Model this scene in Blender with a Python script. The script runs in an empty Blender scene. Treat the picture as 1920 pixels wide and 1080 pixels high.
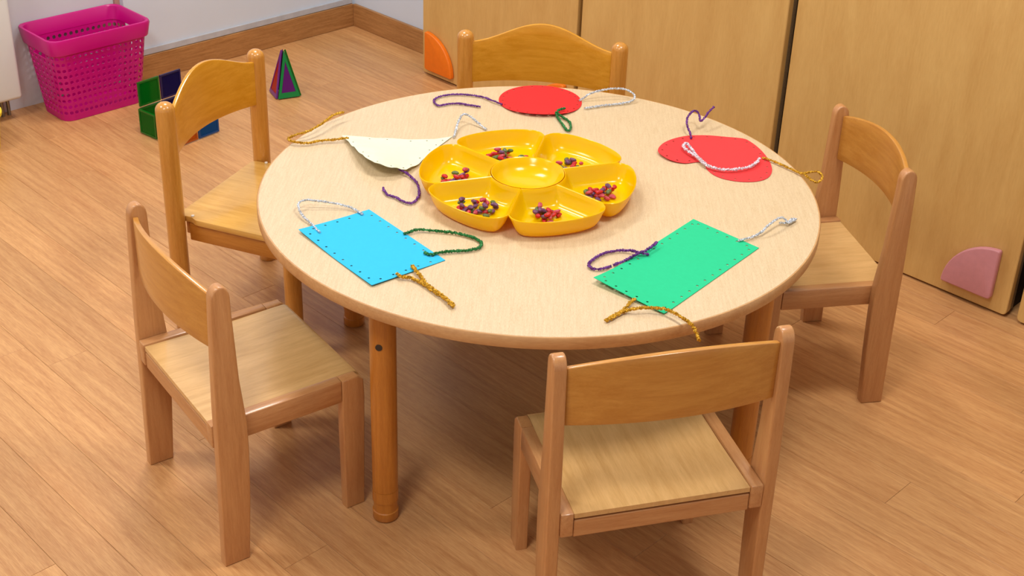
import bpy, bmesh, math, random
from mathutils import Vector, Matrix
random.seed(7)
PI = math.pi
SC = bpy.context.scene
COL = SC.collection

# ------------------------------------------------------------------ camera
F, YAW, PITCH, ROLL, PY = 2489.1, -0.021, 0.4877, -0.0352, -100.0
CAM = Vector((0.0, -2.5823, 1.79496))
_f = Vector((math.sin(YAW)*math.cos(PITCH), math.cos(YAW)*math.cos(PITCH), -math.sin(PITCH)))
_r = Vector((math.cos(YAW), -math.sin(YAW), 0)); _d = _f.cross(_r)
_cr, _sr = math.cos(ROLL), math.sin(ROLL)
RT = _cr*_r + _sr*_d; DN = -_sr*_r + _cr*_d; FW = _f
cd = bpy.data.cameras.new('camera'); cam = bpy.data.objects.new('camera', cd); COL.objects.link(cam)
cd.sensor_width = 36; cd.lens = F/1920*36; cd.shift_y = PY/1920; cd.clip_start = .05; cd.clip_end = 50
M3 = Matrix((RT, -DN, -FW)).transposed()
cam.matrix_world = Matrix.Translation(CAM) @ M3.to_4x4()
SC.camera = cam

def px(x, y, z):
    """photo pixel -> point at height z"""
    v = RT*((x-960)/F) + DN*((y-540-PY)/F) + FW
    return CAM + v*((z-CAM.z)/v.z)

# ------------------------------------------------------------------ world, light, exposure
w = bpy.data.worlds.new('world'); SC.world = w; w.use_nodes = True
w.node_tree.nodes['Background'].inputs[0].default_value = (.85, .9, 1, 1)
w.node_tree.nodes['Background'].inputs[1].default_value = .3
SC.view_settings.view_transform = 'Standard'; SC.view_settings.look = 'None'
SC.view_settings.gamma = 1; SC.view_settings.use_curve_mapping = False
SC.view_settings.exposure = 0.0
LIGHT_W = 25.0

# ------------------------------------------------------------------ room frame
TH = -0.7563
U = Vector((math.cos(TH), math.sin(TH), 0)); V = Vector((math.sin(TH), -math.cos(TH), 0))
C0 = Vector((-0.78, 2.547, 0))
def ab(a, b, z=0.0):
    return C0 + U*a + V*b + Vector((0, 0, z))
ROOM = Matrix((U, V, Vector((0, 0, 1)))).transposed().to_4x4()   # left-handed in (a,b): only used for points
AMAX, BMAX, HC = 5.2, 4.6, 2.7
TZ = 0.54

# ------------------------------------------------------------------ materials
def lin(c):
    out = []
    for x in c[:3]:
        x /= 255.0
        out.append(x/12.92 if x <= .04045 else ((x+.055)/1.055)**2.4)
    return (*out, 1)
MATS = {}
def base(name):
    m = bpy.data.materials.new(name); m.use_nodes = True
    n = m.node_tree.nodes; return m, n, m.node_tree.links, n['Principled BSDF']
def flat(name, c, rough=.5, metal=0, noise=0.0, nscale=60, bump=0.0, spec=.5, coat=0.0):
    if name in MATS: return MATS[name]
    m, n, l, p = base(name)
    p.inputs['Roughness'].default_value = rough; p.inputs['Metallic'].default_value = metal
    p.inputs['Specular IOR Level'].default_value = spec
    p.inputs['Coat Weight'].default_value = coat
    col = lin(c); p.inputs['Base Color'].default_value = col
    tc = n.new('ShaderNodeTexCoord'); nz = n.new('ShaderNodeTexNoise'); nz.inputs['Scale'].default_value = nscale
    nz.inputs['Detail'].default_value = 4
    l.new(tc.outputs['Object'], nz.inputs['Vector'])
    if noise:
        r = n.new('ShaderNodeValToRGB')
        r.color_ramp.elements[0].position = .3; r.color_ramp.elements[1].position = .7
        r.color_ramp.elements[0].color = tuple(x*(1-noise) for x in col[:3])+(1,)
        r.color_ramp.elements[1].color = tuple(min(1, x*(1+noise)) for x in col[:3])+(1,)
        l.new(nz.outputs['Fac'], r.inputs['Fac']); l.new(r.outputs['Color'], p.inputs['Base Color'])
    if bump:
        b = n.new('ShaderNodeBump'); b.inputs['Strength'].default_value = bump; b.inputs['Distance'].default_value = .002
        l.new(nz.outputs['Fac'], b.inputs['Height']); l.new(b.outputs['Normal'], p.inputs['Normal'])
    MATS[name] = m; return m
def wood(name, c1, c2, axis='Z', rough=.35, stretch=14, scale=9, rnd=0.0, coat=.0, flecks=.35, coord='Object'):
    """procedural wood, grain along the given local axis; rnd varies brightness between pieces"""
    if name in MATS: return MATS[name]
    m, n, l, p = base(name)
    p.inputs['Roughness'].default_value = rough; p.inputs['Coat Weight'].default_value = coat
    p.inputs['Coat Roughness'].default_value = .15
    tc = n.new('ShaderNodeTexCoord'); mp = n.new('ShaderNodeMapping')
    s = {'X': (1, stretch, stretch), 'Y': (stretch, 1, stretch), 'Z': (stretch, stretch, 1)}[axis]
    mp.inputs['Scale'].default_value = s
    oi = n.new('ShaderNodeObjectInfo'); mu = n.new('ShaderNodeVectorMath'); mu.operation = 'SCALE'
    ad = n.new('ShaderNodeVectorMath'); ad.operation = 'ADD'
    cb = n.new('ShaderNodeCombineXYZ')
    for i in range(3): l.new(oi.outputs['Random'], cb.inputs[i])
    l.new(cb.outputs[0], mu.inputs[0]); mu.inputs['Scale'].default_value = 11
    l.new(tc.outputs[coord], ad.inputs[0]); l.new(mu.outputs[0], ad.inputs[1])
    l.new(ad.outputs[0], mp.inputs['Vector'])
    a = n.new('ShaderNodeTexNoise'); a.inputs['Scale'].default_value = scale; a.inputs['Detail'].default_value = 5; a.inputs['Roughness'].default_value = .6
    a.inputs['Distortion'].default_value = .4
    b = n.new('ShaderNodeTexNoise'); b.inputs['Scale'].default_value = scale*9; b.inputs['Detail'].default_value = 2
    l.new(mp.outputs[0], a.inputs['Vector']); l.new(mp.outputs[0], b.inputs['Vector'])
    mx = n.new('ShaderNodeMix'); mx.data_type = 'FLOAT'; mx.inputs[0].default_value = flecks
    l.new(a.outputs['Fac'], mx.inputs[2]); l.new(b.outputs['Fac'], mx.inputs[3])
    r = n.new('ShaderNodeValToRGB'); r.color_ramp.elements[0].position = .33; r.color_ramp.elements[1].position = .66
    r.color_ramp.elements[0].color = lin(c1); r.color_ramp.elements[1].color = lin(c2)
    l.new(mx.outputs[0], r.inputs['Fac'])
    out = r.outputs['Color']
    if rnd:
        hv = n.new('ShaderNodeHueSaturation')
        mr = n.new('ShaderNodeMapRange'); mr.inputs['To Min'].default_value = 1-rnd; mr.inputs['To Max'].default_value = 1+rnd
        l.new(oi.outputs['Random'], mr.inputs['Value']); l.new(mr.outputs[0], hv.inputs['Value'])
        l.new(out, hv.inputs['Color']); out = hv.outputs['Color']
    l.new(out, p.inputs['Base Color'])
    bp = n.new('ShaderNodeBump'); bp.inputs['Strength'].default_value = .06; bp.inputs['Distance'].default_value = .001
    l.new(b.outputs['Fac'], bp.inputs['Height']); l.new(bp.outputs['Normal'], p.inputs['Normal'])
    MATS[name] = m; return m
def translucent_plastic(name, c, t=.35, rough=.18, tc=None):
    if name in MATS: return MATS[name]
    m, n, l, p = base(name)
    p.inputs['Base Color'].default_value = lin(c); p.inputs['Roughness'].default_value = rough
    tr = n.new('ShaderNodeBsdfTranslucent'); tr.inputs['Color'].default_value = lin(tc or c)
    ms = n.new('ShaderNodeMixShader'); ms.inputs[0].default_value = t
    l.new(p.outputs[0], ms.inputs[1]); l.new(tr.outputs[0], ms.inputs[2])
    l.new(ms.outputs[0], n['Material Output'].inputs['Surface'])
    MATS[name] = m; return m
def tile_glass(name, c):
    if name in MATS: return MATS[name]
    m, n, l, p = base(name)
    p.inputs['Base Color'].default_value = lin(c); p.inputs['Roughness'].default_value = .08
    p.inputs['Transmission Weight'].default_value = .45; p.inputs['IOR'].default_value = 1.2
    MATS[name] = m; return m
def tinsel(name, c, metal=.75):
    if name in MATS: return MATS[name]
    m, n, l, p = base(name)
    col = lin(c)
    p.inputs['Metallic'].default_value = metal; p.inputs['Roughness'].default_value = .38
    tc = n.new('ShaderNodeTexCoord'); nz = n.new('ShaderNodeTexNoise'); nz.inputs['Scale'].default_value = 420
    l.new(tc.outputs['Object'], nz.inputs['Vector'])
    r = n.new('ShaderNodeValToRGB'); r.color_ramp.elements[0].position = .35; r.color_ramp.elements[1].position = .68
    r.color_ramp.elements[0].color = tuple(x*.55 for x in col[:3])+(1,)
    r.color_ramp.elements[1].color = tuple(min(1, x*1.35+.02) for x in col[:3])+(1,)
    l.new(nz.outputs['Fac'], r.inputs['Fac']); l.new(r.outputs['Color'], p.inputs['Base Color'])
    b = n.new('ShaderNodeBump'); b.inputs['Strength'].default_value = .8; b.inputs['Distance'].default_value = .002
    l.new(nz.outputs['Fac'], b.inputs['Height']); l.new(b.outputs['Normal'], p.inputs['Normal'])
    MATS[name] = m; return m

# ------------------------------------------------------------------ mesh helpers
def link(name, me, mat, parent=None, smooth=False):
    if isinstance(me, bmesh.types.BMesh):
        bm = me; bmesh.ops.recalc_face_normals(bm, faces=bm.faces)
        me = bpy.data.meshes.new(name); bm.to_mesh(me); bm.free()
    if mat and not me.materials: me.materials.append(mat)
    if smooth:
        for p in me.polygons: p.use_smooth = True
        try: me.set_sharp_from_angle(angle=math.radians(40))
        except Exception: pass
    o = bpy.data.objects.new(name, me); COL.objects.link(o)
    if parent: o.parent = parent
    return o
def thing(name, label, cat, loc=(0, 0, 0), rz=0.0, group=None):
    o = bpy.data.objects.new(name, None); COL.objects.link(o)
    o.empty_display_size = .05
    o.location = loc; o.rotation_euler = (0, 0, rz)
    tag(o, label, cat, group); return o
def tag(o, label, cat, group=None):
    o['label'] = label; o['category'] = cat
    if group: o['group'] = group
    return o
def structure(o, label=None):
    o['kind'] = 'structure'
    if label: o['label'] = label
    return o
def bevel_all(bm, wd, seg=2, angle=35):
    es = [e for e in bm.edges if len(e.link_faces) == 2 and e.calc_face_angle(0) > math.radians(angle)]
    bmesh.ops.bevel(bm, geom=es, offset=wd, segments=seg, profile=.5, affect='EDGES', clamp_overlap=True)
def box_bm(lo, hi, bev=0.0, seg=2):
    bm = bmesh.new(); bmesh.ops.create_cube(bm, size=1)
    for v in bm.verts:
        v.co = Vector([(lo[i]+hi[i])/2 + v.co[i]*(hi[i]-lo[i]) for i in range(3)])
    if bev: bevel_all(bm, bev, seg)
    return bm
def prism_bm(pts, x0, x1, axis='x', bev=0.0, seg=2):
    """closed 2D outline extruded; axis x: pts are (y,z); axis y: (x,z); axis z: (x,y)"""
    bm = bmesh.new()
    def P(p, t):
        return {'x': (t, p[0], p[1]), 'y': (p[0], t, p[1]), 'z': (p[0], p[1], t)}[axis]
    A = [bm.verts.new(P(p, x0)) for p in pts]; B = [bm.verts.new(P(p, x1)) for p in pts]
    n = len(pts)
    fa = bm.faces.new(A); fb = bm.faces.new(B[::-1])
    for i in range(n): bm.faces.new((A[i], B[i], B[(i+1) % n], A[(i+1) % n]))
    bmesh.ops.recalc_face_normals(bm, faces=bm.faces)
    if bev:
        es = list(set(list(fa.edges)+list(fb.edges)))
        bmesh.ops.bevel(bm, geom=es, offset=bev, segments=seg, profile=.5, affect='EDGES', clamp_overlap=True)
    return bm
def lathe_bm(prof, n=32, ctr=(0, 0)):
    bm = bmesh.new(); rings = []
    for r, z in prof:
        if r < 1e-6: rings.append([bm.verts.new((ctr[0], ctr[1], z))])
        else: rings.append([bm.verts.new((ctr[0]+r*math.cos(2*PI*i/n), ctr[1]+r*math.sin(2*PI*i/n), z)) for i in range(n)])
    for a, b in zip(rings, rings[1:]):
        for i in range(n):
            j = (i+1) % n
            if len(a) == 1 and len(b) == 1: continue
            if len(a) == 1: bm.faces.new((a[0], b[i], b[j]))
            elif len(b) == 1: bm.faces.new((a[i], a[j], b[0]))
            else: bm.faces.new((a[i], a[j], b[j], b[i]))
    if len(rings[0]) > 1: bm.faces.new(rings[0])
    if len(rings[-1]) > 1: bm.faces.new(rings[-1])
    return bm
def catmull(pts, step):
    P = [Vector(p) for p in pts]; P = [P[0]*2-P[1]]+P+[P[-1]*2-P[-2]]
    out = []
    for i in range(1, len(P)-2):
        a, b, c, d = P[i-1:i+3]; k = max(2, int((c-b).length/step))
        for j in range(k):
            t = j/k
            out.append(.5*((2*b)+(c-a)*t+(2*a-5*b+4*c-d)*t*t+(3*b-a-3*c+d)*t**3))
    out.append(P[-2]); return out
def tube_bm(path, r, n=7, jitter=0.0, rnd=random):
    bm = bmesh.new(); rings = []
    up = Vector((.13, .21, .97)); N = len(path)
    for i, p in enumerate(path):
        t = (path[min(i+1, N-1)]-path[max(i-1, 0)])
        if t.length < 1e-9: t = Vector((1, 0, 0))
        t.normalize(); s = t.cross(up)
        if s.length < .05: s = t.cross(Vector((1, 0, 0)))
        s.normalize(); q = s.cross(t); ring = []
        tw = i*.5
        for k in range(n):
            rr = r*(1+(rnd.uniform(-jitter, jitter) if jitter else 0))
            if jitter and i % 2: rr *= 1-.45*jitter
            an = 2*PI*k/n+tw
            ring.append(bm.verts.new(p+(s*math.cos(an)+q*math.sin(an))*rr))
        rings.append(ring)
    for i in range(N-1):
        for k in range(n):
            # follow the twist
            bm.faces.new((rings[i][k], rings[i][(k+1) % n], rings[i+1][(k+1) % n], rings[i+1][k]))
    bm.faces.new(rings[0]); bm.faces.new(rings[-1])
    return bm
def inset_shape(pts):
    c = Vector((sum(p[0] for p in pts)/len(pts), sum(p[1] for p in pts)/len(pts)))
    return c

# ------------------------------------------------------------------ materials used in the room
M_white = flat('white_paint', (214, 224, 236), .55, noise=.02, nscale=3)
M_white2 = flat('white_panel_paint', (216, 219, 224), .45, noise=.02, nscale=3)
M_grey = flat('grey_trim', (188, 190, 195), .5, noise=.08, nscale=25)
M_plank = wood('floor_laminate', (184, 126, 74), (220, 168, 110), 'X', .38, 16, 5, rnd=.08, flecks=.4)
M_under = flat('floor_underlay', (120, 78, 48), .7)
M_baseY = wood('baseboard_wood_side', (150, 100, 52), (192, 140, 84), 'Y', .45, 14, 8)
M_base = wood('baseboard_wood', (150, 100, 52), (192, 140, 84), 'X', .45, 14, 8)
M_ply = wood('birch_plywood', (202, 158, 90), (216, 176, 106), 'Z', .38, 6, 4, rnd=.02, flecks=.3)
M_plyedge = flat('plywood_edge', (158, 134, 100), .6, noise=.2, nscale=200)
M_dark = flat('dark_gap', (40, 26, 16), .8)
M_tt = wood('beech_laminate_top', (200, 173, 132), (226, 204, 168), 'Y', .34, 16, 15, flecks=.6)
M_edge = wood('beech_edge_band', (190, 140, 88), (212, 166, 112), 'X', .35, 6, 6)
M_leg = wood('golden_leg_wood', (176, 104, 32), (200, 128, 46), 'Z', .32, 14, 8, coat=.3)
M_rubber = flat('dark_glide', (52, 40, 34), .5)
M_goldZ = wood('golden_post_wood', (190, 124, 40), (214, 152, 66), 'Z', .28, 14, 8, coat=.5)
M_goldX = wood('golden_back_ply', (204, 138, 22), (224, 160, 46), 'X', .26, 12, 7, coat=.5, flecks=.25)
M_goldY = wood('golden_seat_ply', (208, 152, 62), (228, 178, 92), 'Y', .3, 12, 7, coat=.4, flecks=.25)
M_beeZ = wood('beech_post', (184, 124, 72), (204, 148, 92), 'Z', .32, 14, 9, coat=.35)
M_beeY = wood('beech_rail', (182, 122, 72), (204, 150, 96), 'Y', .32, 14, 9, coat=.35)
M_beeX = wood('beech_back_ply', (186, 122, 44), (206, 146, 64), 'X', .3, 12, 7, coat=.4, flecks=.25)
M_beeS = wood('beech_seat_ply', (200, 154, 92), (222, 178, 116), 'Y', .3, 12, 6, coat=.4, flecks=.25)
M_pink = flat('magenta_plastic', (198, 0, 122), .33)
M_orange = flat('orange_pad', (238, 120, 8), .5, noise=.04)
M_rose = flat('rose_pad', (204, 138, 142), .5, noise=.04)
M_metal = flat('chrome_pipe', (150, 146, 138), .3, metal=.8)

# ------------------------------------------------------------------ room shell
RZ = TH
def room_obj(o):
    """local x = a (along cabinets), local y = -b, placed by rotation so that right-handedness holds"""
    o.location = C0; o.rotation_euler = (0, 0, RZ); return o
# local frame: x along U, y = -V  (U x (-V) = +z)
def rbox(name, a0, a1, b0, b1, z0, z1, mat, parent=None, bev=0.0):
    o = link(name, box_bm((a0, -b1, z0), (a1, -b0, z1), bev), mat, parent)
    if not parent: room_obj(o)
    return o
WREC = 1.0
floor = structure(rbox('floor', -.3, AMAX+.1, -.15, BMAX+.1, -.06, -.012, M_under), 'warm laminate strip floor')
rowb = .105; L0 = 1.06
b = -.012; row = 0
plank_meshes = {}
def plank_mesh(L, wd):
    k = (round(L, 2), round(wd, 3))
    if k not in plank_meshes:
        bm = box_bm((0, -wd, -.012), (k[0]-.0005, -.0005, 0))
        es = [e for e in bm.edges if all(v.co.z > -.001 for v in e.verts)]
        bmesh.ops.bevel(bm, geom=es, offset=.0005, segments=1, affect='EDGES')
        me = bpy.data.meshes.new('plank'); bmesh.ops.recalc_face_normals(bm, faces=bm.faces); bm.to_mesh(me); bm.free()
        me.materials.append(M_plank); plank_meshes[k] = me
    return plank_meshes[k]
while b < BMAX:
    a = (-.05 if b > WREC-.1 else -.012); first = True
    while a < AMAX:
        L = random.choice([.3, .45, .6, .8]) if first else random.choice([.95, 1.06, 1.2, 1.35]); first = False
        L = min(L, AMAX-a)
        if AMAX-(a+L) < .15: L = AMAX-a
        o = bpy.data.objects.new('plank', plank_mesh(L, rowb)); COL.objects.link(o); o.parent = floor
        o.location = (a, -b, 0); a += L
    b += rowb
structure(rbox('wall_right', -.15, AMAX+.1, -.12, -.012, -.012, HC, M_white), 'white painted wall behind the plywood panels')
wl = structure(rbox('wall_left', -.15, -.012, -.012, WREC, -.012, HC, M_white), 'white wall above the wooden baseboard')
wp = structure(rbox('wall_left_panel', -.15, -.05, WREC, BMAX+.1, -.012, HC, M_white2), 'white wall panel behind the radiator and basket')
wp.name = 'wall_side'
structure(rbox('wall_front', AMAX, AMAX+.1, -.012, BMAX, -.012, HC, M_white), 'plain white wall')
structure(rbox('wall_rear', -.05, AMAX+.1, BMAX, BMAX+.1, -.012, HC, M_white), 'plain white wall')
structure(rbox('ceiling', -.15, AMAX+.1, -.12, BMAX+.1, HC, HC+.08, M_white), 'white ceiling')
structure(rbox('baseboard_left', -.0115, .002, 0.0, WREC, 0.0005, .092, M_baseY, bev=.002), 'wooden baseboard under the grey-edged white wall')
structure(rbox('baseboard_right', .002, AMAX-.002, -.0115, .002, 0.0005, .092, M_base, bev=.002), 'wooden baseboard running behind the plywood panels')
structure(rbox('trim_1', -.0115, -.004, 0.0, WREC, .0935, .116, M_grey, bev=.001), 'scuffed grey strip above the baseboard')
structure(rbox('trim_2', -.0495, -.036, WREC+.0005, WREC+.018, .0005, HC-.01, flat('pink_brown_jamb', (190, 140, 128), .5)), 'slim pinkish brown upright between the white walls')

# ------------------------------------------------------------------ ceiling lights
M_diff, n_, l_, p_ = base('light_diffuser')
p_.inputs['Emission Color'].default_value = (1, .97, .94, 1); p_.inputs["Emission Strength"].default_value = 2.0
lamp_spots = [(1.0, 1.1), (3.0, 1.1), (1.0, 3.0), (3.0, 3.0)]
names4 = ['near the room corner', 'above the plywood panels', 'above the radiator wall', 'over the middle of the room']
for (a, b), nm in zip(lamp_spots, names4):
    t = thing('ceiling_light', 'square white ceiling light panel '+nm, 'ceiling light', ab(a, b, HC-.05), RZ, 'ceiling light panels')
    fr = bmesh.new()
    for lo, hi in (((-.31, -.31, 0), (.31, -.28, .05)), ((-.31, .28, 0), (.31, .31, .05)), ((-.31, -.28, 0), (-.28, .28, .05)), ((.28, -.28, 0), (.31, .28, .05))):
        g = box_bm(lo, hi); me = bpy.data.meshes.new('x'); g.to_mesh(me); g.free(); fr.from_mesh(me); bpy.data.meshes.remove(me)
    link('frame', fr, flat('white_metal', (235, 235, 235), .4), t)
    link('diffuser', box_bm((-.28, -.28, .02), (.28, .28, .03)), M_diff, t)
    ld = bpy.data.lights.new('lamp', 'AREA'); ld.shape = 'SQUARE'; ld.size = .54; ld.energy = LIGHT_W; ld.color = (1, .97, .94)
    lo = bpy.data.objects.new('lamp', ld); COL.objects.link(lo); lo.parent = t; lo.location = (0, 0, .012)

# ------------------------------------------------------------------ plywood fold-away units along the right wall
def quarter_pad(unit, corner_a, z0, sgn, mat, r=.145):
    """rounded quarter-disc pad; corner at corner_a, extends sgn along a and up"""
    pts = [(0.0, 0.0)]
    for i in range(15):
        an = PI/2*i/14
        pts.append((r*math.cos(an), r*math.sin(an)))
    pts = [(corner_a+sgn*x, z0+z) for x, z in pts]
    pts = round_poly(pts, .012)
    bm = prism_bm(pts, -.132-.001, -.132-.019, 'y', .004, 3)
    return link('corner_pad', bm, mat, unit, True)
def round_poly(pts, r, seg=4, thr=40):
    out = []; n = len(pts)
    for i in range(n):
        p = Vector(pts[i]); a = Vector(pts[i-1]); c = Vector(pts[(i+1) % n])
        d1 = (a-p); d2 = (c-p)
        ang = d1.angle(d2)
        if ang > math.radians(180-thr): out.append(tuple(p)); continue
        k = min(r, d1.length*.45, d2.length*.45)
        s = p+d1.normalized()*k; e = p+d2.normalized()*k
        for j in range(seg+1):
            t = j/seg; q = s*(1-t)**2+p*2*t*(1-t)+e*t*t; out.append(tuple(q))
    return out
def ply_unit(a0, a1, label, pads, h=1.45):
    t = thing('plywood_fold_panel', label, 'wall panel', C0, RZ, 'tall plywood panels along the wall')
    outline = round_poly([(a0, .006), (a1, .006), (a1, h), (a0, h)], .014, 5)
    link('front_panel', prism_bm(outline, -.132, -.108, 'y', .002, 1), M_ply, t)
    link('inner_edge', box_bm((a0+.004, -.1075, .012), (a1-.004, -.085, h-.01)), M_plyedge, t)
    link('body', box_bm((a0+.012, -.0845, .0), (a1-.012, -.006, h-.02)), M_dark, t)
    for p in pads: quarter_pad(t, *p)
    return t
# (local y is -b, so the face towards the room is at y=-.132)
ply_unit(.578, 1.334, 'plywood wall panel with orange quarter-round pads next to the bare corner', [(.606, .028, 1, M_orange), (1.305, .028, -1, M_orange)])
ply_unit(1.352, 2.119, 'plywood wall panel between the orange-padded and the pink-padded panels', [])
ply_unit(2.146, 2.906, 'plywood wall panel with a pink quarter-round pad behind the tucked chair', [(2.862, .042, -1, M_rose)])
ply_unit(2.936, 3.70, 'plywood wall panel standing next to the pink-padded one', [])

# ------------------------------------------------------------------ radiator, yellow tub
t = thing('radiator', 'white panel radiator on the side wall beside the pink basket', 'radiator', C0, RZ)
link('panel', box_bm((-.025, -2.5, .075), (.05, -1.432, .6), .012, 3), flat('radiator_white', (222, 226, 222), .4), t, True)
for q in (1.458, 1.480):
    link('pipe', tube_bm([Vector((-.02, -q, .0)), Vector((-.02, -q, .085))], .006, 10), M_metal, t, True)
t = thing('storage_tub', 'yellow round plastic tub on the floor near the radiator', 'tub', ab(.17, 1.676, 0))
link('bowl', lathe_bm([(0, 0.001), (.085, .001), (.1, .12), (.097, .12), (.082, .006), (0, .006)], 32), flat('yellow_plastic', (238, 214, 40), .4), t, True)
link('rim', lathe_bm([(.0985, .116), (.106, .116), (.106, .125), (.0985, .125), (.0985, .116)], 32), flat('yellow_plastic', (238, 214, 40), .4), t, True)

# ------------------------------------------------------------------ perforated basket
def basket():
    t = thing('storage_basket', 'magenta perforated plastic basket standing against the white wall', 'basket', C0, RZ)
    H = .294
    A0 = (0.002, .166); B0 = (1.052, 1.350); A1 = (-.034, .196); B1 = (1.022, 1.376)
    def outline(f, n_long, n_short, grow=0.0):
        a0 = A0[0]+(A1[0]-A0[0])*f-grow; a1 = A0[1]+(A1[1]-A0[1])*f+grow
        b0 = B0[0]+(B1[0]-B0[0])*f-grow; b1 = B0[1]+(B1[1]-B0[1])*f+grow
        r = .035; pts = []
        # counts are per straight side; corners get 3 segments
        def arc(cx, cy, s):
            return [(cx+r*math.cos(s+PI/2*i/3), cy+r*math.sin(s+PI/2*i/3)) for i in range(3)]
        def seg(p, q, n): return [(p[0]+(q[0]-p[0])*i/n, p[1]+(q[1]-p[1])*i/n) for i in range(n)]
        y0, y1 = -b1, -b0
        pts += seg((a0+r, y0), (a1-r, y0), n_short) + arc(a1-r, y0+r, -PI/2)
        pts += seg((a1, y0+r), (a1, y1-r), n_long) + arc(a1-r, y1-r, 0)
        pts += seg((a1-r, y1), (a0+r, y1), n_short) + arc(a0+r, y1-r, PI/2)
        pts += seg((a0, y1-r), (a0, y0+r), n_long) + arc(a0+r, y0+r, PI)
        return pts
    NL, NS = 13, 5
    zs = [.0, .018]+[.018+.0222*i for i in range(1, 11)]+[.248]
    loops = {}
    bm = bmesh.new()
    def P(i, z):
        o = outline(z/H, NL, NS); p0 = o[int(i) % len(o)]
        if i != int(i):
            p1 = o[(int(i)+1) % len(o)]; k = i-int(i)
            p0 = (p0[0]*(1-k)+p1[0]*k, p0[1]*(1-k)+p1[1]*k)
        return Vector((p0[0], p0[1], z+.001))
    N = len(outline(0, NL, NS))
    cache = {}
    def PV(i, z):
        k = (round(i % N, 3), round(z, 5))
        if k not in cache: cache[k] = bm.verts.new(P(i % N, z))
        return cache[k]
    short_mid = set()
    for st in (0, NS+3+NL+3):
        short_mid |= {st+1, st+2, st+3}
    olc = {}
    def O(z):
        if z not in olc: olc[z] = outline(z/H, NL, NS)
        return olc[z]
    for j in range(len(zs)-1):
        z0, z1 = zs[j], zs[j+1]; zm = (z0+z1)/2
        hole = 1 <= j <= 10
        for i in range(N):
            if j >= len(zs)-3 and i in short_mid: continue      # hand holes in the short sides
            if not hole:
                bm.faces.new([PV(i, z0), PV(i+1, z0), PV(i+1, z1), PV(i, z1)]); continue
            outer = [PV(i, z0), PV(i+.5, z0), PV(i+1, z0), PV(i+1, zm), PV(i+1, z1), PV(i+.5, z1), PV(i, z1), PV(i, zm)]
            W = (P(i+1, zm)-P(i, zm)).length if i+1 < N else (P(0, zm)-P(i, zm)).length
            hr = .0066 if W > .013 else .0
            if hr == 0:
                bm.faces.new(outer); continue
            inner = []
            cmid = None
            p00, p10, p01, p11 = P(i, z0), P((i+1) % N, z0), P(i, z1), P((i+1) % N, z1)
            def Q(s, q): return (p00*(1-s)+p10*s)*(1-q)+(p01*(1-s)+p11*s)*q
            dz = z1-z0
            for k in range(8):
                an = -3*PI/4+PI/4*k
                inner.append(bm.verts.new(Q(.5+hr/W*math.cos(an), .5+hr/dz*math.sin(an))))
            for k in range(8):
                bm.faces.new((outer[k], outer[(k+1) % 8], inner[(k+1) % 8], inner[k]))
    bm.faces.new([PV(i, 0.0) for i in range(N)])
    o = link('body', bm, M_pink, t)
    s = o.modifiers.new('thick', 'SOLIDIFY'); s.thickness = .0022; s.offset = -1
    # rim: folded collar
    bm = bmesh.new(); rings = []
    for f, z, g in ((.244/H, .245, .002), (.244/H, .244, .008), (.282/H, .289, .011), (1, .296, .008), (1, .297, .002), (1, .293, -.002), (.248/H, .248, -.0035)):
        rings.append([bm.verts.new((x, y, z)) for x, y in outline(f, 4, 3, g)])
    n = len(rings[0]); R = len(rings)
    for k in range(R):
        for i in range(n): bm.faces.new((rings[k][i], rings[k][(i+1) % n], rings[(k+1) % R][(i+1) % n], rings[(k+1) % R][i]))
    link('rim', bm, M_pink, t, True)
basket()

# ------------------------------------------------------------------ magnetic tiles
def mtile(pts, col, label, fcol=None, fw=.14):
    fcol = fcol or tuple(int(x*.85) for x in col)
    """flat translucent tile from corner points (world); frame + pane"""
    P = [Vector(p) for p in pts]; c = sum(P, Vector())/len(P)
    nrm = (P[1]-P[0]).cross(P[2]-P[0]).normalized(); th = .003
    t = thing('magnetic_tile', label, 'toy tile', (c.x, c.y, min(p.z for p in P)), 0, 'translucent magnetic tiles')
    off = Vector(t.location)
    P = [c+(p-c)*.985 for p in P]
    I = [c+(p-c)*(1-fw*(1.0 if len(P) == 4 else 1.7)) for p in P]
    bm = bmesh.new(); n = len(P)
    def vs(arr, s): return [bm.verts.new(p+nrm*th*s-off) for p in arr]
    a, b, cc, d = vs(P, 1), vs(I, 1), vs(I, -1), vs(P, -1)
    for L1, L2 in ((a, b), (b, cc), (cc, d), (d, a)):
        for i in range(n): bm.faces.new((L1[i], L1[(i+1) % n], L2[(i+1) % n], L2[i]))
    link('frame', bm, flat('tile_frame_'+'_'.join(map(str, fcol)), fcol, .25), t)
    bm = bmesh.new(); a = [bm.verts.new(p+nrm*.0015-off) for p in I]; b = [bm.verts.new(p-nrm*.0015-off) for p in I]
    bm.faces.new(a); bm.faces.new(b[::-1])
    for i in range(n): bm.faces.new((a[i], a[(i+1) % n], b[(i+1) % n], b[i]))
    link('pane', bm, tile_glass('tile_pane_'+'_'.join(map(str, col)), col), t)
GREEN = (10, 120, 28); NAVY = (14, 14, 92); BLUE = (8, 84, 158); RED = (206, 24, 34); PURP = (120, 44, 140); TEAL = (10, 130, 120); ORG = (200, 96, 20)
S = .085; Z0 = .0035
e1 = (px(330, 278, 0)-px(265, 250, 0)).normalized(); Lc = px(265, 250, 0)
e2 = Vector((-e1.y, e1.x, 0))
if e2.y < 0: e2 = -e2
K = Vector((0, 0, 1))
def wall_tile(o, d, z, col, label):
    p = o+K*(Z0+z); mtile([p, p+d*S, p+d*S+K*S, p+K*S], col, label)
gap = .004
wall_tile(Lc, e1, 0, GREEN, 'green translucent tile at the foot of the tile box, beside the basket')
wall_tile(Lc+e1*(S+gap), e1, 0, RED, 'red translucent tile at the foot of the tile box, behind the chair post')
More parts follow.
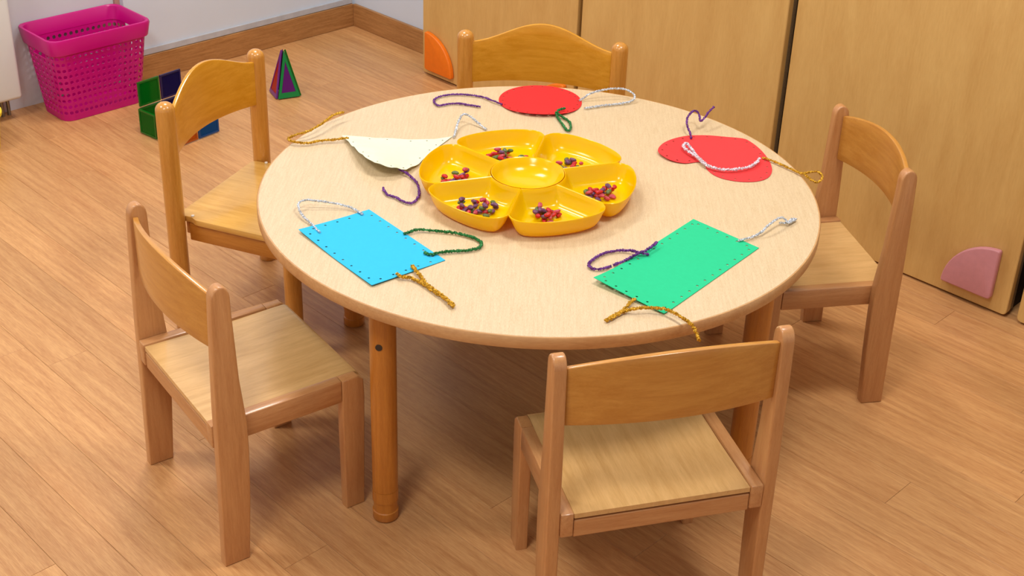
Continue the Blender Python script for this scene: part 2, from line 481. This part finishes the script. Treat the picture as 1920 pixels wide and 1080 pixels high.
Nc = Lc+e1*(2*S+gap*2)
wall_tile(Nc+e2*gap, e2, 0, ORG, 'orange translucent tile in the tile box wall')
wall_tile(Nc+e2*(S+2*gap), e2, 0, BLUE, 'blue translucent tile at the end of the tile box')
wall_tile(Lc+e2*gap, e2, 0, GREEN, 'green translucent tile under the upright green tile')
wall_tile(Lc+e2*gap, e2, S+gap, GREEN, 'upright green translucent tile on top of the tile box')
wall_tile(Lc+e2*(S+2*gap), e2, 0, NAVY, 'navy translucent tile under the upper navy tile')
wall_tile(Lc+e2*(S+2*gap), e2, S+gap, NAVY, 'upper navy translucent tile next to the upright green one')
# tile pyramid
pa, pb = px(521, 187, 0), px(562, 181, 0)
d = (pb-pa); wd = d.length; d.normalize(); e = Vector((-d.y, d.x, 0))
if e.y < 0: e = -e
base4 = [pa, pb, pb+e*wd, pa+e*wd]; ctr = sum(base4, Vector())/4; apex = ctr+K*.168
for i, (cl, lb) in enumerate(((PURP, 'purple triangular tile in a green frame on the tile pyramid'), (GREEN, 'green triangular tile on the side of the tile pyramid'),
                              ((70, 30, 120), 'dark violet triangular tile on the far side of the tile pyramid'), (RED, 'red triangular tile on the pyramid side nearest the chair'))):
    p, q = base4[i]+K*.003, base4[(i+1) % 4]+K*.003
    out = ((p+q)/2-ctr); out.z = 0; out.normalize()
    mtile([p+out*.004, q+out*.004, apex+out*.006], cl, lb, *(((12, 128, 62), .2) if i == 0 else ((110, 40, 130), .14) if i == 3 else ()))

# ------------------------------------------------------------------ table
tab = thing('round_table', 'round light beech children\'s table carrying the yellow tray and paper cards', 'table', (0, 0, 0))
R = .6
link('table_top', lathe_bm([(0, TZ-.025), (R-.004, TZ-.025), (R-.004, TZ), (0, TZ)], 128), M_tt, tab)
link('edge_band', lathe_bm([(R-.0039, TZ-.0252), (R-.0015, TZ-.0252), (R, TZ-.023), (R, TZ-.0022), (R-.0015, TZ-.0002), (R-.0039, TZ-.0002), (R-.0039, TZ-.0252)], 128), M_edge, tab, True)
RL = .535
corners = []
for an in (-122, 148, 58, -32):
    q = Vector((RL*math.cos(math.radians(an)), RL*math.sin(math.radians(an)), 0)); corners.append(q)
    lg = link('leg', lathe_bm([(0, .075), (.026, .075), (.026, TZ-.0255), (0, TZ-.0255)], 28), M_leg, tab, True); lg.location = q
    ft = link('adjustable_foot', lathe_bm([(0, .001), (.024, .001), (.0265, .004), (.0265, .022), (.0245, .024), (.0245, .046), (.0265, .048), (.0265, .0745), (0, .0745)], 28), M_leg, lg, True)
    ft2 = link('glide', lathe_bm([(0, 0), (.02, 0), (.02, .0011), (0, .0011)], 20), M_rubber, lg)
k0 = link('screw_cap', lathe_bm([(0, 0), (.007, 0), (.007, .0012), (0, .0016)], 14), M_rubber, tab)
kd = Vector((CAM.x-corners[0].x, CAM.y-corners[0].y, 0)).normalized(); kd.rotate(Matrix.Rotation(-.3, 3, 'Z'))
k0.location = corners[0]+kd*.0258+Vector((0, 0, .425)); k0.rotation_euler = kd.to_track_quat('Z', 'Y').to_euler()
for i, j in ((0, 3), (3, 2), (2, 1), (1, 0)):
    p, q = corners[i]*.99, corners[j]*.99; dd = q-p; L = dd.length-.056
    ap = link('apron', box_bm((-L/2, -.011, TZ-.07), (L/2, .011, TZ-.0255), .002), wood('golden_apron_wood', (176, 104, 32), (200, 128, 46), 'X', .32, 14, 8), tab)
    ap.location = (p+q)/2; ap.rotation_euler = (0, 0, math.atan2(dd.y, dd.x))

# ------------------------------------------------------------------ chairs
def back_bm(W, y0, bulge, zt, arch, zb, barch, th=.011, nx=28, nt=5, hump=False):
    bm = bmesh.new()
    def f(s): return (.5+.5*math.cos(PI*s))**hump if hump else 1-s*s
    fr, bk = [], []
    for i in range(nx+1):
        s = -1+2*i/nx; x = W*s; y = y0-bulge*(1-s*s)
        zT = zt+arch*f(s); zB = zb+barch*(1-s*s)
        dydx = 2*bulge*s/W; nl = math.hypot(1, dydx); nx_, ny_ = -dydx/nl, 1/nl
        fr.append([bm.verts.new((x+nx_*th/2, y+ny_*th/2, zB+(zT-zB)*k/nt)) for k in range(nt+1)])
        bk.append([bm.verts.new((x-nx_*th/2, y-ny_*th/2, zB+(zT-zB)*k/nt)) for k in range(nt+1)])
    for i in range(nx):
        for k in range(nt):
            bm.faces.new((fr[i][k], fr[i+1][k], fr[i+1][k+1], fr[i][k+1]))
            bm.faces.new((bk[i][k], bk[i][k+1], bk[i+1][k+1], bk[i+1][k]))
        bm.faces.new((fr[i][nt], fr[i+1][nt], bk[i+1][nt], bk[i][nt]))
        bm.faces.new((fr[i][0], bk[i][0], bk[i+1][0], fr[i+1][0]))
    for i in (0, nx):
        for k in range(nt): bm.faces.new((fr[i][k], fr[i][k+1], bk[i][k+1], bk[i][k]))
    bmesh.ops.recalc_face_normals(bm, faces=bm.faces)
    bevel_all(bm, .0025, 2, 60)
    return bm
def chair_flat(loc, rz, label, W, D, hs, ht):
    """beech chair with flat board side posts"""
    t = thing('child_chair', label, 'chair', loc, rz, 'children\'s chairs around the table')
    Ws = W-.0122
    prof = [(-.026, 0), (.026, 0), (.036, .14), (.041, .25), (.041, hs), (.032, hs+.10), (.027, ht-.06)]
    for i in range(9):
        an = PI*i/8; prof.append((.0085+.018*math.cos(an), ht-.024+.024*math.sin(an)))
    prof += [(-.012, ht-.08), (-.018, hs+.05), (-.021, .2)]
    for s in (-1, 1):
        link('rear_post', prism_bm(prof, s*W-.012, s*W+.012, 'x', .0035, 3), M_beeZ, t, True)
        fl = [(D-.022, 0), (D+.020, 0), (D+.026, hs-.05), (D+.024, hs-.012), (D+.012, hs-.001), (D-.024, hs-.001), (D-.024, hs-.05)]
        x = s*(Ws-.012)
        link('front_leg', prism_bm(fl, x-.012, x+.012, 'x', .003, 3), M_beeZ, t, True)
        link('side_rail', box_bm((x-.012, -.021, hs-.05), (x+.012, D-.0245, hs), .003, 2), M_beeY, t, True)
    # seat ply with rounded front lip
    sp = [(-.018, hs-.013), (-.018, hs-.003), (D*.5, hs-.006), (D-.01, hs-.003)]
    for i in range(5):
        an = PI/2*(1-i/4); sp.append((D+.012+.016*math.cos(an), hs-.019+.016*math.sin(an)))
    sp += [(D+.012, hs-.024), (D-.005, hs-.014), (D*.5, hs-.016)]
    xs = Ws-.0248
    link('seat', prism_bm(sp, -xs, xs, 'x', .001, 1), M_beeS, t, True)
    for y in (-.008, D-.004):
        link('cross_rail', box_bm((-xs+.0002, y-.01, hs-.054), (xs-.0002, y+.01, hs-.0175), .002), wood('beech_cross_rail', (182, 122, 72), (204, 150, 96), 'X', .32, 14, 9), t)
    link('backrest', back_bm(W-.0122, .002, .030, ht-.024, .026, ht-.137, .006), M_beeX, t, True)
    return t
def chair_round(loc, rz, label, W, D, hs, ht, hump):
    """golden chair with turned posts and a humped backrest"""
    t = thing('child_chair', label, 'chair', loc, rz, 'children\'s chairs around the table')
    r = .0225
    top = [(r*math.cos(PI/2*i/6), ht-.020+.020*math.sin(PI/2*i/6)) for i in range(7)]
    for s in (-1, 1):
        p = link('rear_post', lathe_bm([(0, 0), (r-.002, 0), (r, .003)]+top[:-1]+[(0, ht)], 26), M_goldZ, t, True); p.location = (s*W, 0, 0)
        q = link('front_leg', lathe_bm([(0, 0), (.019, 0), (.021, .003), (.021, hs-.0165), (0, hs-.0165)], 24), M_goldZ, t, True); q.location = (s*(W-.010), D, 0)
        link('side_rail', box_bm((s*(W-.030)-.010, .0228, hs-.062), (s*(W-.030)+.010, D-.0214, hs-.0165), .003), wood('golden_rail_wood', (176, 108, 34), (198, 132, 52), 'Y', .3, 14, 8), t, True)
        link('bolt', lathe_bm([(0, 0), (.004, 0), (.004, .003), (0, .004)], 12), flat('bolt_cap', (228, 220, 204), .4), t).location = (s*(W-.028), .03, hs+.0002)
    for y in (.008, D):
        link('cross_rail', box_bm((-W+.041, y-.009, hs-.058), (W-.041, y+.009, hs-.0165), .003), wood('golden_cross_rail', (176, 108, 34), (198, 132, 52), 'X', .3, 14, 8), t, True)
    xo = W-.0235; xf = W-.014
    seat = round_poly([(-xo, -.012), (xo, -.012), (xo, .03), (xf, .045), (xf, D+.03), (-xf, D+.03), (-xf, .045), (-xo, .03)], .018, 4, 20)
    link('seat', prism_bm(seat, hs-.016, hs, 'z', .003, 2), M_goldY, t, True)
    link('backrest', back_bm(W-.019, .004, .036, ht-.028, .051, ht-.145, .004, th=.010, hump=hump), M_goldX, t, True)
    return t
chair_flat((-.675, -.454, 0), -.915, 'beech chair with flat posts beside the blue card and the golden chair', .189, .277, .317, .617)
chair_flat((.239, -.716, 0), .298, 'beech chair with flat posts drawn up below the green card', .202, .264, .303, .617)
chair_flat((.765, .226, 0), 1.792, 'beech chair with flat posts by the pink-padded plywood panel', .183, .275, .309, .604)
chair_round((-.804, .415, 0), -1.915, 'golden chair with round posts in front of the coloured tiles', .197, .311, .305, .608, .72)
chair_round((-.008, .79, 0), 3.027, 'golden chair with round posts between the red circle and the plywood panels', .208, .27, .31, .608, .92)

# ------------------------------------------------------------------ yellow compartment tray
TC = Vector((-.025, -.015)); TR = .232; RIM = .045; PH0 = math.radians(20.6)
M_tray = translucent_plastic('yellow_tray_plastic', (255, 219, 0), .33, .16, (255, 188, 0))
tray = thing('divided_tray', 'yellow six-petal divided serving tray in the middle of the round table', 'tray', (TC.x, TC.y, TZ))
def petal_outline():
    pts = []; h = PI/6; ri = .080; nb = 22; g = .0003
    for i in range(nb+1):                       # outer arc
        tt = -1+2*i/nb
        tt = math.copysign(abs(tt)**.8, tt)
        rr = TR-.026*abs(tt)**8
        an = tt*(h-g/rr); pts.append((rr*math.cos(an), rr*math.sin(an)))
    rs = TR-.026
    for i in range(1, 8):                       # side back to centre
        rr = rs+(ri-rs)*i/8; an = h-g/rr; pts.append((rr*math.cos(an), rr*math.sin(an)))
    for i in range(9):
        an = (h-g/ri)*(1-2*i/8); pts.append((ri*math.cos(an), ri*math.sin(an)))
    for i in range(1, 8):
        rr = ri+(rs-ri)*i/8; an = -(h-g/rr); pts.append((rr*math.cos(an), rr*math.sin(an)))
    return pts
def offset_loop(pts, d):
    n = len(pts); out = []
    for i in range(n):
        a = Vector(pts[i-1]); p = Vector(pts[i]); c = Vector(pts[(i+1) % n])
        t1 = (p-a).normalized(); t2 = (c-p).normalized(); tt = (t1+t2)
        if tt.length < 1e-6: tt = t1
        tt.normalize(); nrm = Vector((-tt.y, tt.x))
        k = 1/max(.6, math.cos(t1.angle(t2, 0)/2))
        out.append(tuple(p+nrm*d*k))
    return out
def smooth_loop(pts, it):
    for _ in range(it):
        pts = [tuple((Vector(pts[i-1])+Vector(pts[i])*2+Vector(pts[(i+1) % len(pts)]))/4) for i in range(len(pts))]
    return pts
pol = petal_outline()
def petal_bm():
    lv = [(0.0, RIM-.001, 0), (.0012, RIM, 0), (.0026, RIM-.0015, 0), (.0048, RIM-.010, 1), (.0085, RIM-.020, 2), (.0125, .017, 3), (.0165, .0105, 5), (.021, .0072, 7), (.027, .006, 9)]
    ov = [(.0, RIM-.0035, 0), (.0024, RIM-.010, 1), (.0058, RIM-.021, 2), (.0098, .0145, 3), (.014, .007, 5), (.019, .0025, 7), (.024, .0006, 9)]
    bm = bmesh.new()
    def ring(dz):
        d, z, sm = dz; o = smooth_loop(offset_loop(pol, d), sm)
        return [bm.verts.new((x, y, z-(.004 if z > .03 and math.hypot(x, y) < .19 and False else 0))) for x, y in o]
    inn = [ring(k) for k in lv]; out = [ring(k) for k in ov]
    n = len(pol)
    seq = out[::-1]+inn
    for a, b in zip(seq, seq[1:]):
        for i in range(n): bm.faces.new((a[i], a[(i+1) % n], b[(i+1) % n], b[i]))
    bm.faces.new(seq[0]); f = bm.faces.new(seq[-1])
    return bm
pm = None
for k in range(6):
    if pm is None:
        o = link('compartment', petal_bm(), M_tray, tray, True); pm = o.data
    else:
        o = bpy.data.objects.new('compartment', pm); COL.objects.link(o); o.parent = tray
    o.rotation_euler = (0, 0, PH0+PI/6+k*PI/3)
link('centre_dish', lathe_bm([(0, .004), (.05, .004), (.062, .010), (.074, .030), (.0775, .0435), (.0785, RIM), (.0775, RIM+.0006), (.0755, RIM-.001), (.071, .033), (.058, .020), (.035, .0145), (0, .013)], 48), M_tray, tray, True)

# dyed beans in the compartments
def bean_mesh():
    bm = bmesh.new(); n = 7; rings = []
    for i in range(7):
        t = -1+2*i/6; r = .0052*math.sqrt(max(0, 1-t*t*.98))*(1-.1*t); cx = .0092*t; cz = .0022*(1-t*t)
        if i in (0, 6): rings.append([bm.verts.new((cx, cz*0, 0))]); continue
        rings.append([bm.verts.new((cx, r*math.cos(2*PI*k/n)+cz, r*math.sin(2*PI*k/n)*.85)) for k in range(n)])
    for a, b in zip(rings, rings[1:]):
        for k in range(n):
            j = (k+1) % n
            if len(a) == 1: bm.faces.new((a[0], b[j], b[k]))
            elif len(b) == 1: bm.faces.new((a[k], a[j], b[0]))
            else: bm.faces.new((a[k], a[j], b[j], b[k]))
    return bm
BC = [('red', (186, 16, 26)), ('green', (92, 108, 56)), ('purple', (104, 58, 96)), ('pink', (186, 62, 78))]
bmeshes = {}
for nm, c in BC:
    o = link('dyed_bean', bean_mesh(), flat('bean_'+nm, c, .45, noise=.25, nscale=300), None, True); bmeshes[nm] = o.data
    bpy.data.objects.remove(o)
heaps = [(948, 292, 40, 8, 24, 'between the cream card and the red circle'), (1064, 306, 28, 7, 14, 'towards the red circle and the heart'),
         (856, 332, 28, 11, 18, 'next to the cream card'), (898, 391, 42, 14, 32, 'facing the blue card'),
         (1022, 403, 28, 10, 21, 'facing the green card'), (1124, 363, 31, 11, 22, 'facing the heart and the green card')]
rb = random.Random(3)
for hx, hy, sx, sy, cnt, where in heaps:
    placed = []
    z0 = TZ+.0112
    c = px(hx, hy+2, z0); ex = px(hx+sx, hy+2, z0)-c; ey = px(hx, hy-sy, z0)-c
    for k in range(cnt):
        for tr in range(60):
            an = rb.uniform(0, 2*PI); q = math.sqrt(rb.random())*(1 if tr < 40 else .6)
            p = c+ex*(q*math.cos(an))+ey*(q*math.sin(an)); lay = 0
            while any((Vector((p.x-o.x, p.y-o.y)).length < .0100 and abs(p.z+lay*.0074-o.z) < .007) for o in placed): lay += 1
            if lay <= (1 if k < cnt*.75 else 2) or tr > 50: break
        p = Vector((p.x, p.y, z0+lay*.0074)); placed.append(p)
        nm = rb.choices(['red', 'green', 'purple', 'pink'], [5, 3, 3, 2])[0]
        o = bpy.data.objects.new('dyed_bean', bmeshes[nm]); COL.objects.link(o); o.location = p
        o.rotation_euler = (rb.uniform(-.4, .4), rb.uniform(-.35, .35) if lay else rb.uniform(-.08, .08), rb.uniform(0, 2*PI))
        tag(o, {'red': 'red', 'green': 'olive green', 'purple': 'purple', 'pink': 'dusty pink'}[nm]+' dyed bean in the tray compartment '+where, 'bean', 'dyed beans in the yellow tray')

# ------------------------------------------------------------------ paper lacing cards
def sheet(name, outline, holes, mat, parent, zf, hr=.0026, th=.0009, cell=.012):
    """2D outline with punched holes -> thin bent sheet; coords are world xy relative to parent"""
    cu = bpy.data.curves.new('tmp', 'CURVE'); cu.dimensions = '2D'; cu.fill_mode = 'BOTH'; cu.extrude = th/2
    def add(pts):
        sp = cu.splines.new('POLY'); sp.points.add(len(pts)-1); sp.use_cyclic_u = True
        for p, q in zip(sp.points, pts): p.co = (q[0], q[1], 0, 1)
    add(outline)
    for hx, hy in holes: add([(hx+hr*math.cos(2*PI*i/8), hy+hr*math.sin(2*PI*i/8)) for i in range(8)])
    ob = bpy.data.objects.new('tmp', cu); COL.objects.link(ob)
    dg = bpy.context.evaluated_depsgraph_get(); me = bpy.data.meshes.new_from_object(ob.evaluated_get(dg))
    bpy.data.objects.remove(ob); bpy.data.curves.remove(cu)
    bm = bmesh.new(); bm.from_mesh(me); bpy.data.meshes.remove(me)
    bmesh.ops.remove_doubles(bm, verts=bm.verts, dist=1e-6)
    xs = [p[0] for p in outline]; ys = [p[1] for p in outline]
    for ax, lo, hi in ((0, min(xs), max(xs)), (1, min(ys), max(ys))):
        k = lo+cell
        while k < hi:
            co = [0, 0, 0]; no = [0, 0, 0]; co[ax] = k; no[ax] = 1
            bmesh.ops.bisect_plane(bm, geom=bm.verts[:]+bm.edges[:]+bm.faces[:], dist=1e-6, plane_co=co, plane_no=no); k += cell
    for v in bm.verts: v.co.z += zf(v.co.x, v.co.y)
    return link(name, bm, mat, parent)
def smoothpoly(pts, n=6):
    P = [Vector(p) for p in pts]; N = len(P); out = []
    for i in range(N):
        a, b, c, d = P[i-1], P[i], P[(i+1) % N], P[(i+2) % N]
        for j in range(n):
            t = j/n; q = .5*((2*b)+(c-a)*t+(2*a-5*b+4*c-d)*t*t+(3*b-a-3*c+d)*t**3); out.append((q.x, q.y))
    return out
def densify(pts, n=8):
    out = []
    for i in range(len(pts)):
        a = Vector(pts[i]); b = Vector(pts[(i+1) % len(pts)])
        out += [tuple(a+(b-a)*j/n) for j in range(n)]
    return out
def card(label, loc, cat='paper card'):
    return thing('lacing_card', label, cat, loc, 0, 'paper lacing cards on the table')
PCM = {'purple': tinsel('purple_tinsel', (112, 48, 140), .35), 'green': tinsel('green_tinsel', (26, 120, 52), .4), 'gold': tinsel('gold_tinsel', (206, 156, 26), .6),
       'silver': tinsel('silver_tinsel', (205, 212, 220), .55), 'white': tinsel('pearl_tinsel', (240, 214, 226), .3)}
rj = random.Random(11)
def pipe_cleaner(parent, colour, pts, r=.0027, dz=.0035):
    """pts: (px, py[, height above table])"""
    off = Vector(parent.location); w = []
    for p in pts:
        h = max(p[2] if len(p) > 2 else dz, r*1.75+.0004)
        w.append(px(p[0], p[1], TZ+h)-off)
    o = link('pipe_cleaner', tube_bm(catmull(w, .0017), r*1.12, 7, .5, rj), PCM[colour], parent)
    o['label'] = ('pearly white' if colour == 'white' else colour)+' tinsel pipe cleaner'
    return o
def xy(pts, z=TZ+.001, off=None):
    out = []
    for p in pts:
        q = px(p[0], p[1], p[2] if len(p) > 2 else z); out.append((q.x-off.x, q.y-off.y))
    return out
def edge_holes(a, b, n, ins, m=.06):
    a, b = Vector(a), Vector(b); d = b-a; nrm = Vector((-d.y, d.x)).normalized()
    return [tuple(a+d*(m+(1-2*m)*i/(n-1))+nrm*ins) for i in range(n)]
def paper(name, c): return flat(name, c, .75, noise=.02, nscale=90, spec=.2)

# blue
c = px(697, 465, TZ); c.z = TZ
t = card('sky blue paper rectangle with punched edges and gold, green and silver pipe cleaners', c)
q = xy([(560, 435), (692, 393), (835, 488), (697, 538)], off=c)
ccw = q[::-1]
H = []
for i, n in ((0, 5), (1, 8), (2, 5), (3, 8)): H += edge_holes(ccw[i], ccw[(i+1) % 4], n, .011, .1 if n > 5 else .16)
def zb(x, y):
    return .0012+.006*max(0, (-x-.02)/.14)**2+.004*max(0, (-y-.05)/.12)
sheet('paper_sheet', densify(ccw), H, paper('blue_paper', (52, 184, 230)), t, zb)
pipe_cleaner(t, 'silver', [(600, 436, .006), (592, 428, .006), (583, 419, .005), (570, 407, .008), (561, 394, .012), (560, 381, .016), (572, 375, .018), (590, 376, .017), (615, 379, .014), (640, 384, .010), (662, 391, .006), (680, 402, .004)], .0022)
pipe_cleaner(t, 'green', [(757, 438, .004), (770, 434, .006), (785, 430, .007), (805, 432), (830, 434), (855, 437), (880, 443), (897, 450), (903, 458), (896, 465), (878, 469), (850, 471), (825, 473, .005), (808, 477, .005), (795, 473, .005)], .0028)
pipe_cleaner(t, 'gold', [(744, 513, .008), (752, 518, .008), (770, 521, .005), (792, 531), (812, 545), (832, 558), (846, 568), (850, 574), (846, 571, .008), (832, 556, .008), (816, 545, .008), (801, 534, .007), (788, 517, .006), (778, 505, .008), (772, 498, .007)], .0031)

# green
c = px(1267, 500, TZ); c.z = TZ
t = card('mint green paper rectangle with punched edges and gold, purple and silver pipe cleaners', c)
q = xy([(1112, 531), (1300, 411), (1423, 465), (1245, 590)], off=c); ccw = q[::-1]
H = []
for i, n in ((0, 12), (1, 6), (2, 12), (3, 6)): H += edge_holes(ccw[i], ccw[(i+1) % 4], n, .011, .06 if n > 6 else .13)
sheet('paper_sheet', densify(ccw), H, paper('green_paper', (40, 196, 138)), t, lambda x, y: .0012+.010*max(0, (-x-y*.4-.05)/.13)**2)
pipe_cleaner(t, 'purple', [(1217, 477, .006), (1200, 474, .008), (1185, 470, .008), (1168, 469, .006), (1150, 471), (1132, 475), (1115, 484), (1104, 495), (1110, 503), (1126, 504), (1146, 499)], .0026)
pipe_cleaner(t, 'purple', [(1232, 454, .012), (1224, 461, .011), (1210, 470, .010), (1197, 475, .010), (1182, 483, .006), (1168, 490, .004), (1150, 497)], .0026)
pipe_cleaner(t, 'silver', [(1384, 451, .004), (1392, 449, .006), (1404, 446, .006), (1418, 441, .006), (1430, 433, .012), (1441, 422, .018), (1453, 413, .020), (1464, 408, .018), (1472, 411, .012), (1478, 418, .008), (1487, 414, .006), (1492, 411, .006), (1486, 410, .006), (1476, 417, .006), (1461, 418, .006)], .0022)
pipe_cleaner(t, 'gold', [(1190, 560, .007), (1182, 567, .007), (1172, 578, .005), (1158, 590), (1136, 601), (1148, 593, .004), (1170, 584, .006), (1195, 578, .012), (1222, 577, .012), (1248, 580, .013), (1270, 590, .014), (1290, 603, .014), (1300, 613, .010), (1307, 627, .004), (1311, 638, .004)], .0029)

# red circle
c = px(1013, 190, TZ); c.z = TZ
t = card('red paper circle with purple, silver and green pipe cleaners', c)
rc = .1035
H = [(.094*math.cos(2*PI*i/22+.1), .094*math.sin(2*PI*i/22+.1)) for i in range(22)]
sheet('paper_sheet', [(rc*math.cos(2*PI*i/56), rc*math.sin(2*PI*i/56)) for i in range(56)], H, paper('red_paper', (226, 46, 46)), t, lambda x, y: .0012+.007*max(0, (-y-.02)/.08)**2)
pipe_cleaner(t, 'purple', [(942, 196, .005), (933, 192, .006), (922, 188, .006), (905, 182), (880, 178), (850, 177), (828, 180), (815, 186), (815, 193), (823, 198), (840, 195), (858, 194), (880, 197), (901, 200)], .0023)
pipe_cleaner(t, 'silver', [(1086, 188, .006), (1094, 184, .008), (1104, 177, .016), (1120, 171, .022), (1150, 166, .026), (1174, 168, .024), (1189, 178, .016), (1186, 188, .008), (1165, 194, .004), (1130, 198), (1096, 203)], .0024)
pipe_cleaner(t, 'green', [(1059, 203, .010), (1050, 205, .012), (1043, 211, .010), (1045, 219, .006), (1053, 231), (1064, 245), (1070, 240), (1068, 229), (1056, 220, .006), (1046, 213, .009)], .0026)

# red heart
c = px(1340, 295, TZ); c.z = TZ
t = card('coral red paper heart with purple, gold and white pipe cleaners', c)
hp = [(1233, 287), (1242, 273), (1262, 262), (1290, 255), (1325, 254), (1362, 257), (1393, 260), (1407, 266), (1425, 280), (1440, 298), (1447, 314), (1446, 326), (1437, 335), (1420, 340), (1393, 341), (1363, 337), (1340, 329), (1326, 318), (1320, 307), (1308, 304), (1285, 307), (1262, 304), (1244, 297)]
o2 = smoothpoly(xy(hp, off=c)[::-1], 4)
cx = Vector((sum(p[0] for p in o2)/len(o2), sum(p[1] for p in o2)/len(o2)))
ins = offset_loop(o2, .010)
H = []; last = None
for p in ins:
    if (last is None or (Vector(p)-Vector(last)).length > .026) and (not H or (Vector(p)-Vector(H[0])).length > .02): H.append(p); last = p
sheet('paper_sheet', o2, H, paper('coral_paper', (232, 64, 66)), t, lambda x, y: .0012+.006*max(0, (-x-.03)/.1)**2)
pipe_cleaner(t, 'purple', [(1296, 260, .004), (1294, 250, .010), (1289, 237, .020), (1288, 225, .028), (1293, 214, .034), (1301, 208, .036), (1308, 210, .034), (1312, 219, .028), (1313, 227, .024), (1320, 222, .028), (1329, 210, .036), (1339, 200, .042)], .0023)
pipe_cleaner(t, 'white', [(1324, 308, .006), (1312, 298, .010), (1297, 288, .012), (1285, 279, .013), (1281, 272, .013), (1287, 269, .013), (1294, 276, .013), (1303, 288, .013), (1315, 302, .011), (1326, 310, .010), (1340, 315, .009), (1360, 318, .009), (1385, 317, .009), (1407, 312, .009), (1418, 305, .009), (1424, 297, .009)], .003)
pipe_cleaner(t, 'gold', [(1430, 296, .004), (1438, 298, .006), (1452, 303, .006), (1470, 311, .006), (1490, 320, .006), (1503, 325, .008), (1518, 323, .010), (1533, 322, .012), (1541, 329, .012), (1540, 337, .010), (1532, 342, .008), (1521, 337, .008), (1512, 330, .008), (1506, 324, .012)], .0024)

# cream card, curling up beside the tray
c = px(735, 285, TZ); c.z = TZ
t = card('cream paper leaf shape curling up under the yellow tray edge', c)
cp = [(641, 254, TZ+.006), (672, 256, TZ+.005), (705, 259, TZ+.003), (770, 262, TZ+.002), (815, 261, TZ+.002), (848, 256, TZ+.002), (812, 283, TZ+.002), (785, 308, TZ+.006), (762, 319, TZ+.011), (735, 314, TZ+.026), (703, 304, TZ+.036), (684, 294, TZ+.034), (668, 280, TZ+.026), (655, 267, TZ+.014)]
o3 = xy(cp, off=c)
zc = [p[2]-TZ for p in cp]
def zcream(x, y):
    sw = 0; sz = 0
    for (a, b_), z in zip(o3, zc):
        wgt = 1/((x-a)**2+(y-b_)**2+3e-4)**1.5; sw += wgt; sz += wgt*z
    return sz/sw
oc = densify(o3, 3)[::-1]
ins = offset_loop(oc, .009); H = []; last = None
for p in ins:
    if (last is None or (Vector(p)-Vector(last)).length > .03) and (not H or (Vector(p)-Vector(H[0])).length > .024): H.append(p); last = p
area = sum(oc[i-1][0]*oc[i][1]-oc[i][0]*oc[i-1][1] for i in range(len(oc)))
if area < 0:
    oc = oc[::-1]; ins = offset_loop(oc, .009); H = []; last = None
    for p in ins:
        if (last is None or (Vector(p)-Vector(last)).length > .03) and (not H or (Vector(p)-Vector(H[0])).length > .024): H.append(p); last = p
sheet('paper_sheet', oc, H, paper('cream_paper', (220, 226, 200)), t, zcream, .0022)
pipe_cleaner(t, 'gold', [(654, 259, .009), (645, 259, .010), (625, 262, .008), (600, 264, .007), (578, 268, .007), (558, 267, .009), (545, 264, .010), (540, 260, .012), (556, 252, .016), (578, 246, .018), (604, 231, .022), (625, 216, .024), (645, 210, .022)], .0027)
pipe_cleaner(t, 'silver', [(851, 257, .004), (855, 243, .008), (860, 227, .016), (867, 216, .022), (876, 215, .022), (890, 225, .014), (904, 237, .006), (912, 243, .004)], .0024)
pipe_cleaner(t, 'purple', [(748, 317, .012), (763, 325, .008), (772, 333, .005), (781, 342), (785, 352), (786, 364), (780, 375), (768, 381), (755, 377), (740, 369), (728, 366), (721, 359), (718, 352, .006)], .0025)
